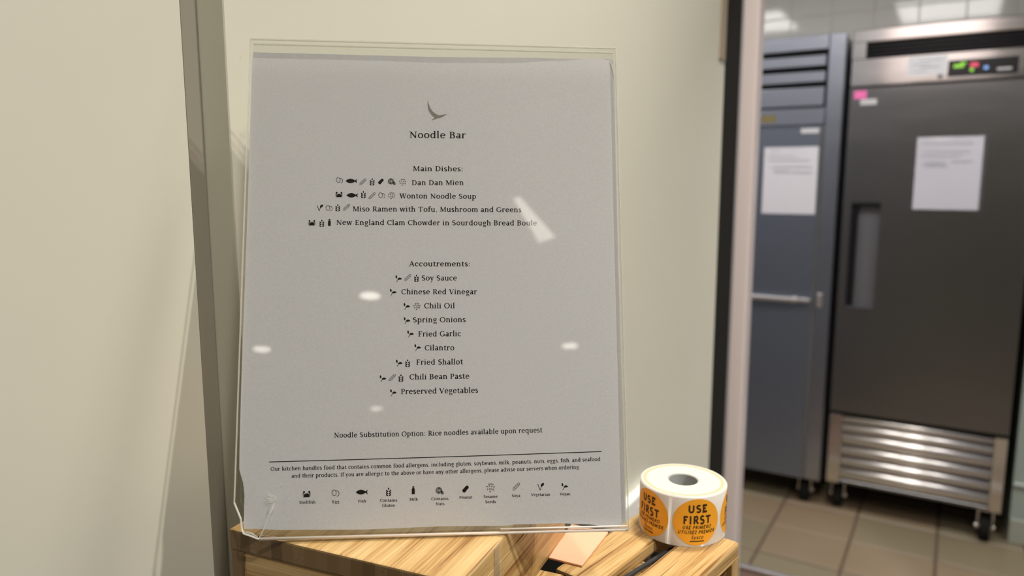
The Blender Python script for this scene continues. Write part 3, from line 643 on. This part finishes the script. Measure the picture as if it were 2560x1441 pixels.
# black cord in the gap
bm = bmesh.new()
def cw(x, y, z): c, s = math.cos(CR), math.sin(CR); return (-0.1143 + x * c - y * s, 0.5005 + x * s + y * c, 1.070 + z)
tube(bm, [cw(-0.0370, -0.004, 0.070), cw(-0.0372, -0.016, 0.086), cw(-0.0378, -0.026, 0.0925), cw(-0.0390, -0.037, 0.0935), cw(-0.0410, -0.050, 0.0925), cw(-0.0430, -0.064, 0.0920), cw(-0.0442, -0.080, 0.0918), cw(-0.0442, -0.10, 0.0917)], 0.0017, 12)
tag(obj('cord', bm, mat('black_braided_cord', (0.018, 0.018, 0.022), 0.7), None, True), 'black cord running through the gap between the crate slats', 'cord')

# ============================================================ label roll
RC = (-0.1567, 0.5016, 1.1702); RR, RH, RI = 0.0308, 0.0361, 0.0102
RL = thing('label_roll', 'roll of round orange date labels on white backing, standing on the slatted crate', 'label roll', RC)
def annulus(bm, r0, r1, z, n=64, mi=0):
    for i in range(n):
        a, b = 2 * PI * i / n, 2 * PI * (i + 1) / n
        f = bm.faces.new([bm.verts.new((r * math.cos(t), r * math.sin(t), z)) for r, t in ((r0, a), (r1, a), (r1, b), (r0, b))]); f.material_index = mi
bm = bmesh.new(); cyl(bm, (0, 0, 0), RR, RH - 0.0008, 72, caps=False); cyl(bm, (0, 0, RH - 0.0008), RR, 0.0008, 72, r2=RR - 0.0008, caps=False)
annulus(bm, RR - 0.0022, RR - 0.0008, RH); annulus(bm, 0.0262, RR - 0.0022, RH, mi=1); annulus(bm, RI + 0.001, 0.0262, RH - 0.0001, mi=2); annulus(bm, RI + 0.001, RR, 0.0)
bmesh.ops.remove_doubles(bm, verts=bm.verts, dist=1e-5)
for f in bm.faces: f.smooth = len(f.verts) == 4 and abs(f.normal.z) < 0.5
obj('backing_liner', bm, [mat('white_glassine', (0.70, 0.66, 0.63), 0.35), mat('peach_label_edges', (0.80, 0.50, 0.32), 0.6), mat('cream_paper_edges', (0.80, 0.74, 0.58), 0.7)], RL)
bm = bmesh.new(); cyl(bm, (0, 0, 0.0002), RI + 0.001, RH - 0.0006, 48, caps=False); cyl(bm, (0, 0, 0.0002), RI, RH - 0.0006, 48, caps=False); annulus(bm, RI, RI + 0.001, RH - 0.0004, 48)
obj('core', bm, mat('grey_cardboard_core', (0.42, 0.43, 0.44), 0.7), RL)
M_ORANGE = mat('orange_label', (1.0, 0.45, 0.03), 0.5); M_LINK = mat('dark_label_ink', (0.035, 0.02, 0.008), 0.6)
LR = 0.0169; base_az = math.radians(-72.6)
def on_roll(az, u, v, eps): a = az + u / RR; return ((RR + eps) * math.cos(a), (RR + eps) * math.sin(a), RH / 2 - 0.0002 + v)
for k in range(5):
    az = base_az + math.radians(20 - 68.5 + 68.5 * k); bm = bmesh.new(); n = 36; pr = None
    for i in range(n + 1):
        t = PI * i / n; u, v = -LR * math.cos(t), LR * math.sin(t)
        cur = (bm.verts.new(on_roll(az, u, -v, 0.00012)), bm.verts.new(on_roll(az, u, v, 0.00012)))
        if pr: bm.faces.new((pr[0], cur[0], cur[1], pr[1]))
        pr = cur
    lb = obj('round_label', bm, M_ORANGE, RL)
    bm = bmesh.new(); Dm = LR * 2
    for text, w, yb, hgt, sl, wt in (('USE', .385, .215, .155, 0, .15), ('FIRST', .57, -.035, .175, 0, .15), ('USE PRIMERO', .60, -.140, .07, 0.2, .12), ('UTILISEZ PREMIER', .78, -.245, .07, 0.2, .12), ('Sysco', .25, -.355, .075, 0.25, .09), ('UTILISEZ USE FIRST USE', .30, -.415, .022, 0, .1)):
        if text.startswith('UTILISEZ USE'):
            q = [[(i / 10, 0), ((i + 1) / 10, 0), ((i + 1) / 10, 1), (i / 10, 1)] for i in range(10)]; ln = 1.0; cap = 1.0
        else: q, ln = lettering(text, True, (wt, wt)); cap = 0.67
        for poly in q:
            pts = [((px / ln - 0.5) * w * Dm + sl * py / cap * hgt * Dm, (yb + py / cap * hgt) * Dm) for px, py in poly]
            bm.faces.new([bm.verts.new(on_roll(az, a, b, 0.0003)) for a, b in pts])
    bm.normal_update()
    obj('printed_text', bm, M_LINK, lb)

# ============================================================ menu and its clear holder
SU, SV, SN = Vector((0.8152, 0.5791, -0.0109)), Vector((-0.1423, 0.2185, 0.9654)), Vector((0.5614, -0.7855, 0.2605))
ROT = Matrix((SU, SV, SN)).transposed().to_4x4()
SM = Matrix.Translation((-0.3309, 0.2513, 1.2230)) @ ROT
def sthing(name, label, cat):
    o = D.objects.new(name, None); COL.objects.link(o); o.matrix_world = SM; return tag(o, label, cat)
HD = sthing('sign_holder', 'clear acrylic slanted sign holder with a broken lower left corner', 'sign holder')
Hs, Ws = 0.2913, 0.222
outl = [(0.0000, Hs), (0.0000, 0.0205), (0.0010, 0.0180), (0.0038, 0.0118), (0.0046, 0.0060), (0.0056, 0.0038), (0.0090, 0.0026), (0.0140, 0.0004), (Ws, 0.0), (Ws, Hs)]
def slab(name, pts, z0, z1, m, parent, bev=0):
    bm = bmesh.new(); a = [bm.verts.new((x, y, z0)) for x, y in pts]; b = [bm.verts.new((x, y, z1)) for x, y in pts]
    bm.faces.new(a[::-1] if False else a); bm.faces.new(b[::-1]); n = len(pts)
    for i in range(n): bm.faces.new((a[i], b[i], b[(i + 1) % n], a[(i + 1) % n]))
    bmesh.ops.recalc_face_normals(bm, faces=bm.faces); return obj(name, bm, m, parent)
slab('front_sheet', outl, 0.0004, 0.0020, M_CLEAR, HD)
slab('back_sheet', outl, -0.0062, -0.0046, M_CLEAR, HD)
# rims: whitish strips paint the light that the cut edges catch
def rim(name, pts, w, z0, z1, m=None, parent=HD):
    bm = bmesh.new()
    for (x0, y0), (x1, y1) in zip(pts, pts[1:]):
        d = math.hypot(x1 - x0, y1 - y0); nx, ny = -(y1 - y0) / d * w / 2, (x1 - x0) / d * w / 2
        c = [(x0 + nx, y0 + ny), (x0 - nx, y0 - ny), (x1 - nx, y1 - ny), (x1 + nx, y1 + ny)]
        a = [bm.verts.new((x, y, z0)) for x, y in c]; b = [bm.verts.new((x, y, z1)) for x, y in c]
        bm.faces.new(a); bm.faces.new(b[::-1])
        for i in range(4): bm.faces.new((a[i], b[i], b[(i + 1) % 4], a[(i + 1) % 4]))
    bmesh.ops.recalc_face_normals(bm, faces=bm.faces); return obj(name, bm, m or M_EDGE, parent)
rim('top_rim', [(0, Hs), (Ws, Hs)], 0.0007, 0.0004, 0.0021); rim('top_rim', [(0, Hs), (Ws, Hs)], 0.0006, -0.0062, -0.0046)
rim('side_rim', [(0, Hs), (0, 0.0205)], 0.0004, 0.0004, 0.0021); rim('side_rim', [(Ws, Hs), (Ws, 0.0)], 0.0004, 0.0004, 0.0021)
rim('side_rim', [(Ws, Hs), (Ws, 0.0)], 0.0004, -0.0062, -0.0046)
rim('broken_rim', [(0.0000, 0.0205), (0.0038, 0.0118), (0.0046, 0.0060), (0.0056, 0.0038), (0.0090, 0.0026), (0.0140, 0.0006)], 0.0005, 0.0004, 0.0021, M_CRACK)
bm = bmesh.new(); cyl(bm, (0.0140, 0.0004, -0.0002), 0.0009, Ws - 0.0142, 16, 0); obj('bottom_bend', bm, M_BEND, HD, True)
bm = bmesh.new(); cyl(bm, (0.1480, 0.0026, 0.0012), 0.0006, 0.0735, 10, 0); obj('bend_painted_highlight', bm, M_BEND, HD, True)  # pale rod painting the bright line above the bend
bm = bmesh.new(); abox(bm, 0.0145, Ws, 0.0, 0.075, 0.0, 0.0022)
mb = Matrix(((1, 0, 0), (0, 0.2605, 0.9655), (0, -0.9655, 0.2605))).to_4x4()
bmesh.ops.transform(bm, matrix=Matrix.Translation((0, 0.0002, -0.0014)) @ mb, verts=bm.verts); bmesh.ops.recalc_face_normals(bm, faces=bm.faces)
obj('base_plate', bm, M_CLEAR, HD)
# crack in the lower left corner
bm = bmesh.new()
def sliver(pts, w): 
    for (x0, y0, a), (x1, y1, b) in zip(pts, pts[1:]):
        d = math.hypot(x1 - x0, y1 - y0); nx, ny = -(y1 - y0) / d / 2, (x1 - x0) / d / 2
        c = [(x0 + nx * a, y0 + ny * a), (x0 - nx * a, y0 - ny * a), (x1 - nx * b, y1 - ny * b), (x1 + nx * b, y1 + ny * b)]
        f = [bm.verts.new((x, y, 0.0021)) for x, y in c]; bm.faces.new(f)
sliver([(0.02191, 0.0207, 0.0001), (0.0212, 0.0175, 0.0012), (0.02094, 0.0164, 0.0010), (0.0197, 0.0138, 0.0002), (0.01789, 0.00845, 0.00035), (0.01419, 0.00121, 0.0006)], 1)
rnd = random.Random(3)
for k in range(26):
    a = math.radians(rnd.uniform(120, 235)); r0 = rnd.uniform(0.0005, 0.004); r1 = r0 + rnd.uniform(0.0015, 0.0045)
    cx, cy = 0.0225 + rnd.uniform(-0.001, 0.002), 0.0226 + rnd.uniform(-0.0006, 0.0008)
    sliver([(cx + r0 * math.cos(a), cy + 0.5 * r0 * math.sin(a), 0.00022), (cx + r1 * math.cos(a), cy + 0.6 * r1 * math.sin(a), 0.00003)], 1)
sliver([(0.0046, 0.0094, 0.0001), (0.0095, 0.0097, 0.0002), (0.012, 0.0096, 0.00005)], 1)
sliver([(0.0010, 0.0372, 0.0002), (-0.0003, 0.0372, 0.0002)], 1); sliver([(0.0150, 0.0028, 0.0002), (0.0250, 0.0016, 0.0001)], 1)
sliver([(0.0055, 0.0050, 0.0004), (0.0095, 0.0042, 0.0014), (0.0135, 0.0020, 0.0006)], 1)
obj('crack', bm, M_CRACK, HD)
bm = bmesh.new()
DUST = [(49.72,273.27),(30.43,22.29),(25.6,30.28),(150.43,184.42),(158.85,183.74),(101.21,246.94),(189.48,12.12),(139.95,16.36),(165.33,62.88),(211.25,79.42),(143.79,7.62),(32.48,240.71)]
for i in range(60): DUST.append((rnd.uniform(3, 218), rnd.uniform(8, 280)))
for i, (x, y) in enumerate(DUST):
    r = 0.0003 if i < 12 else rnd.uniform(0.00006, 0.00016)
    bm.faces.new([bm.verts.new((x / 1000 + r * math.cos(k * PI / 3), y / 1000 + r * math.sin(k * PI / 3), 0.00212)) for k in range(6)])
sliver([(0.0486, 0.2572, 0.00003), (0.052, 0.2558, 0.00016), (0.0553, 0.2548, 0.00003)], 1); sliver([(0.039, 0.2662, 0.00003), (0.0413, 0.2650, 0.00012)], 1)
d_ = obj('dust_specks', bm, mat('pale_dust', (0.8, 0.79, 0.76), 0.8), HD); d_['kind'] = 'stuff'

def interp(pts, t):
    for (a, x), (b, y) in zip(pts, pts[1:]):
        if t <= b: s = (t - a) / (b - a) if b > a else 0; s = s * s * (3 - 2 * s); return x + (y - x) * s
    return pts[-1][1]
LEFT = [(0, 6.4), (4, 5.2), (9, 5.0), (24.6, 4.85), (30.8, 3.9), (34, 2.9), (37, 1.5), (56, 1.2), (90, 1.0), (194, 1.1), (285, 0.8)]
RIGHT = [(0, 221.0), (36, 220.6), (123, 221.0), (196, 221.2), (270, 221.4), (286, 220.6)]
BOT = [(0, 6.0), (25, 4.8), (69, 4.0), (114, 4.6), (152, 4.1), (155, 4.7), (182, 4.7), (194, 4.0), (210, 2.7), (222, 4.0)]
TOPF = [(0, 280.7), (65, 280.7), (113, 280.1), (150, 280.8), (187, 283.0), (212, 285.6), (222, 284.0)]
TOPB = [(0, 284.9), (110, 284.7), (180, 285.6), (222, 285.9)]
def pz(x, y):
    "x, y in mm -> height of the sheet behind the front face"
    a = 0.28 * math.sin(x * 0.021 + 1.0) * math.sin(y * 0.016 + 0.4) + 0.10 * math.sin(x * 0.05 + y * 0.033)
    lowl = max(0, 1 - math.hypot(x - 12, (y - 16) * 1.0) / 30.0); low = max(0, (14 - y) / 14)
    return (-0.95 + a * 0.8 + 0.35 * lowl ** 2 + 0.15 * low - 0.3 * max(0, (y - 272) / 14)) / 1000
def paper(name, top, z_off, m, parent, nx=56, ny=76, flat=False):
    bm = bmesh.new(); g = []
    for j in range(ny + 1):
        row = []
        for i in range(nx + 1):
            s, t = i / nx, j / ny; x = 222 * s
            b, tp = interp(BOT, x), interp(top, x); y = b + (tp - b) * t; l, r = interp(LEFT, y), interp(RIGHT, y)
            x = l + (r - l) * s; row.append(bm.verts.new((x / 1000, y / 1000, (pz(x, y) if not flat else -0.0012) + z_off)))
        g.append(row)
    for j in range(ny):
        for i in range(nx): bm.faces.new((g[j][i], g[j][i + 1], g[j + 1][i + 1], g[j + 1][i]))
    o = obj(name, bm, m, parent, True)
    if parent is None: o.matrix_world = SM
    return o
MN = paper('menu_sheet', TOPF, 0.0, M_PAPER, None); tag(MN, 'grey printed noodle menu sheet behind the clear acrylic, slightly curled', 'menu')
BK = paper('backing_sheet', TOPB, -0.0016, M_PAPER2, None, 20, 24, True); tag(BK, 'plain darker grey sheet behind the menu, its top edge showing', 'paper')
bm = bmesh.new(); vv = [bm.verts.new((x / 1000, y / 1000, -0.0003)) for x, y in ((218.6, 283.6), (220.9, 281.0), (221.2, 271.5), (220.0, 277.5))]; bm.faces.new(vv)
obj('folded_corner', bm, mat('paper_reverse', (0.85, 0.83, 0.80), 0.8), BK)
def ink(name, polys, m=M_INK):
    bm = bmesh.new()
    for poly in polys:
        area = sum(a[0] * b[1] - b[0] * a[1] for a, b in zip(poly, poly[1:] + poly[:1]))
        if abs(area) < 1e-7: continue
        if area < 0: poly = poly[::-1]
        try: bm.faces.new([bm.verts.new((x / 1000, y / 1000, pz(x, y) + 0.00007)) for x, y in poly])
        except ValueError: pass
    return obj(name, bm, m, MN)
LINES=[("Noodle Bar",94.86,232.27,128.96,232.49),
("Main Dishes:",97.07,211.85,126.90,212.02),
("Dan Dan Mien",96.63,203.18,127.52,203.47),
("Wonton Noodle Soup",89.27,194.98,134.90,195.09),
("Miso Ramen with Tofu, Mushroom and Greens",61.85,186.82,162.19,187.10),
("New England Clam Chowder in Sourdough Bread Boule",52.43,178.58,171.45,179.03),
("Accoutrements:",95.05,153.99,131.01,154.06),
("Soy Sauce",102.73,145.55,123.42,145.59),
("Chinese Red Vinegar",90.92,137.35,135.33,137.35),
("Chili Oil",104.31,129.08,122.14,129.08),
("Spring Onions",97.80,120.79,128.51,120.86),
("Fried Garlic",100.89,112.51,125.74,112.64),
("Cilantro",104.73,104.42,121.88,104.37),
("Fried Shallot",99.85,96.10,126.97,96.17),
("Chili Bean Paste",96.06,87.61,130.66,87.80),
("Preserved Vegetables",91.18,79.26,135.70,79.63),
("Noodle Substitution Option: Rice noodles available upon request",53.55,55.13,173.08,56.35),
("Our kitchen handles food that contains common food allergens, including gluten, soybeans, milk, peanuts, nuts, eggs, fish, and seafood",18.75,37.31,206.89,39.41),
("and their products. If you are allergic to the above or have any other allergens, please advise our servers when ordering.",30.45,33.25,194.62,35.13),
("Shellfish",34.98,18.94,44.09,18.85),
("Egg",53.37,18.86,57.18,18.86),
("Fish",67.70,18.85,72.14,18.84),
("Contains",79.83,19.02,89.54,18.92),
("Gluten",81.14,16.15,88.31,16.08),
("Milk",96.49,19.18,101.27,19.17),
("Contains",108.79,19.27,118.52,19.19),
("Nuts",111.27,16.38,116.27,16.36),
("Peanut",124.72,19.65,132.18,19.63),
("Sesame",138.58,19.82,146.69,19.78),
("Seeds",139.59,16.90,145.57,16.86),
("Soya",154.89,20.00,159.73,19.99),
("Vegetarian",165.94,20.32,177.04,20.24),
("Vegan",182.59,20.30,188.78,20.26)]
ICONS=[("crab",38.98,24.08,4.42),
("egg",54.92,24.40,4.45),
("fish",69.62,24.53,6.70),
("wheat",84.63,24.43,4.72),
("milk",98.59,25.03,4.52),
("nuts",113.54,24.27,4.77),
("peanut",128.33,25.07,4.57),
("sesame",142.52,25.45,5.28),
("soya",157.48,25.81,4.62),
("vegetarian",171.59,25.52,4.17),
("vegan",185.54,25.24,4.19),
("egg",53.81,205.71,4.21),
("fish",60.84,205.31,6.80),
("soya",67.65,204.90,4.35),
("wheat",73.06,204.96,4.47),
("peanut",78.24,205.26,4.13),
("nuts",84.62,205.08,4.73),
("sesame",91.00,204.91,4.50),
("crab",53.74,196.97,4.20),
("fish",61.46,196.57,6.78),
("wheat",68.00,197.11,4.45),
("soya",73.17,196.44,4.34),
("egg",78.81,196.73,4.23),
("sesame",84.47,196.54,4.48),
("vegetarian",42.74,188.91,3.94),
("egg",48.08,188.71,4.18),
("wheat",53.19,189.00,4.42),
("soya",58.31,189.28,4.31),
("crab",38.32,179.76,4.15),
("wheat",44.10,179.56,4.39),
("milk",48.49,180.07,4.17),
("vegan",89.16,146.61,4.19),
("soya",94.61,147.33,4.32),
("wheat",99.66,146.95,4.33),
("vegan",86.03,138.58,4.18),
("vegan",94.02,130.21,4.18),
("sesame",99.87,130.19,4.42),
("vegan",94.20,121.83,4.17),
("vegan",96.29,114.05,4.17),
("vegan",100.51,106.07,4.16),
("vegan",89.90,97.12,4.14),
("wheat",94.87,97.08,4.37),
("vegan",80.64,88.29,4.11),
("soya",86.10,88.81,4.24),
("wheat",91.10,88.53,4.36),
("vegan",86.71,80.18,4.11)]
CAPS = {i: (4.05 if i == 0 else 3.03 if i < 16 else 2.72 if i == 16 else 2.09 if i < 19 else 1.5) for i in range(33)}  # cap heights in mm

for i, (text, x0, y0, x1, y1) in enumerate(LINES):
    small = i >= 19
    q, ln = lettering(text, False, (0.128, 0.070) if small else ((0.116, 0.064) if i in (17, 18) else (0.112, 0.058)))
    k = math.hypot(x1 - x0, y1 - y0) / ln; ang = math.atan2(y1 - y0, x1 - x0); c, s = math.cos(ang) * k, math.sin(ang) * k
    cap = CAPS.get(i); ky = 1.0 if cap is None else cap / (0.67 * k)
    # long lines follow the sag of the sheet
    sag = {17: -0.35, 18: -0.30, 16: -0.25}.get(i, 0)
    def pt(px, py): return (x0 + px * c - py * s * ky, y0 + px * s + py * c * ky + sag * math.sin(PI * px / ln))
    name = 'menu_title' if i == 0 else ('menu_heading' if i in (1, 6) else ('icon_caption' if small else 'menu_text'))
    ink(name, [[pt(px, py) for px, py in poly] for poly in q])
for kind, x, y, size in ICONS:
    o = ink(kind + '_icon', [[(x + px * size, y + py * size) for px, py in poly] for poly in icon(kind)])
ink('rule', [[(17.77 + 190 * a, 42.0 + 2.5 * a - 0.25 * math.sin(PI * a)), (17.77 + 190 * b, 42.0 + 2.5 * b - 0.25 * math.sin(PI * b)), (17.77 + 190 * b, 42.45 + 2.5 * b - 0.25 * math.sin(PI * b)), (17.77 + 190 * a, 42.45 + 2.5 * a - 0.25 * math.sin(PI * a))] for a, b in [(i / 40, (i + 1) / 40) for i in range(40)]])
up = [(105.9, 255.9), (106.6, 253.2), (107.5, 251.0), (108.7, 249.2), (110.4, 247.8), (112.2, 246.8), (113.9, 246.9), (115.7, 247.3), (117.5, 247.6)]
dn = [(105.8, 255.7), (105.7, 252.8), (106.2, 250.2), (107.2, 248.0), (108.8, 246.1), (111.0, 244.8), (113.2, 245.0), (115.4, 246.1), (117.5, 247.5)]
lg = [[up[i], dn[i], dn[i + 1], up[i + 1]] for i in range(8)] + [[(110.6, 245.9), (107.9, 243.3), (111.0, 244.5), (113.6, 245.8), (112.2, 246.6)]]
ink('wing_emblem', lg, M_LOGO)
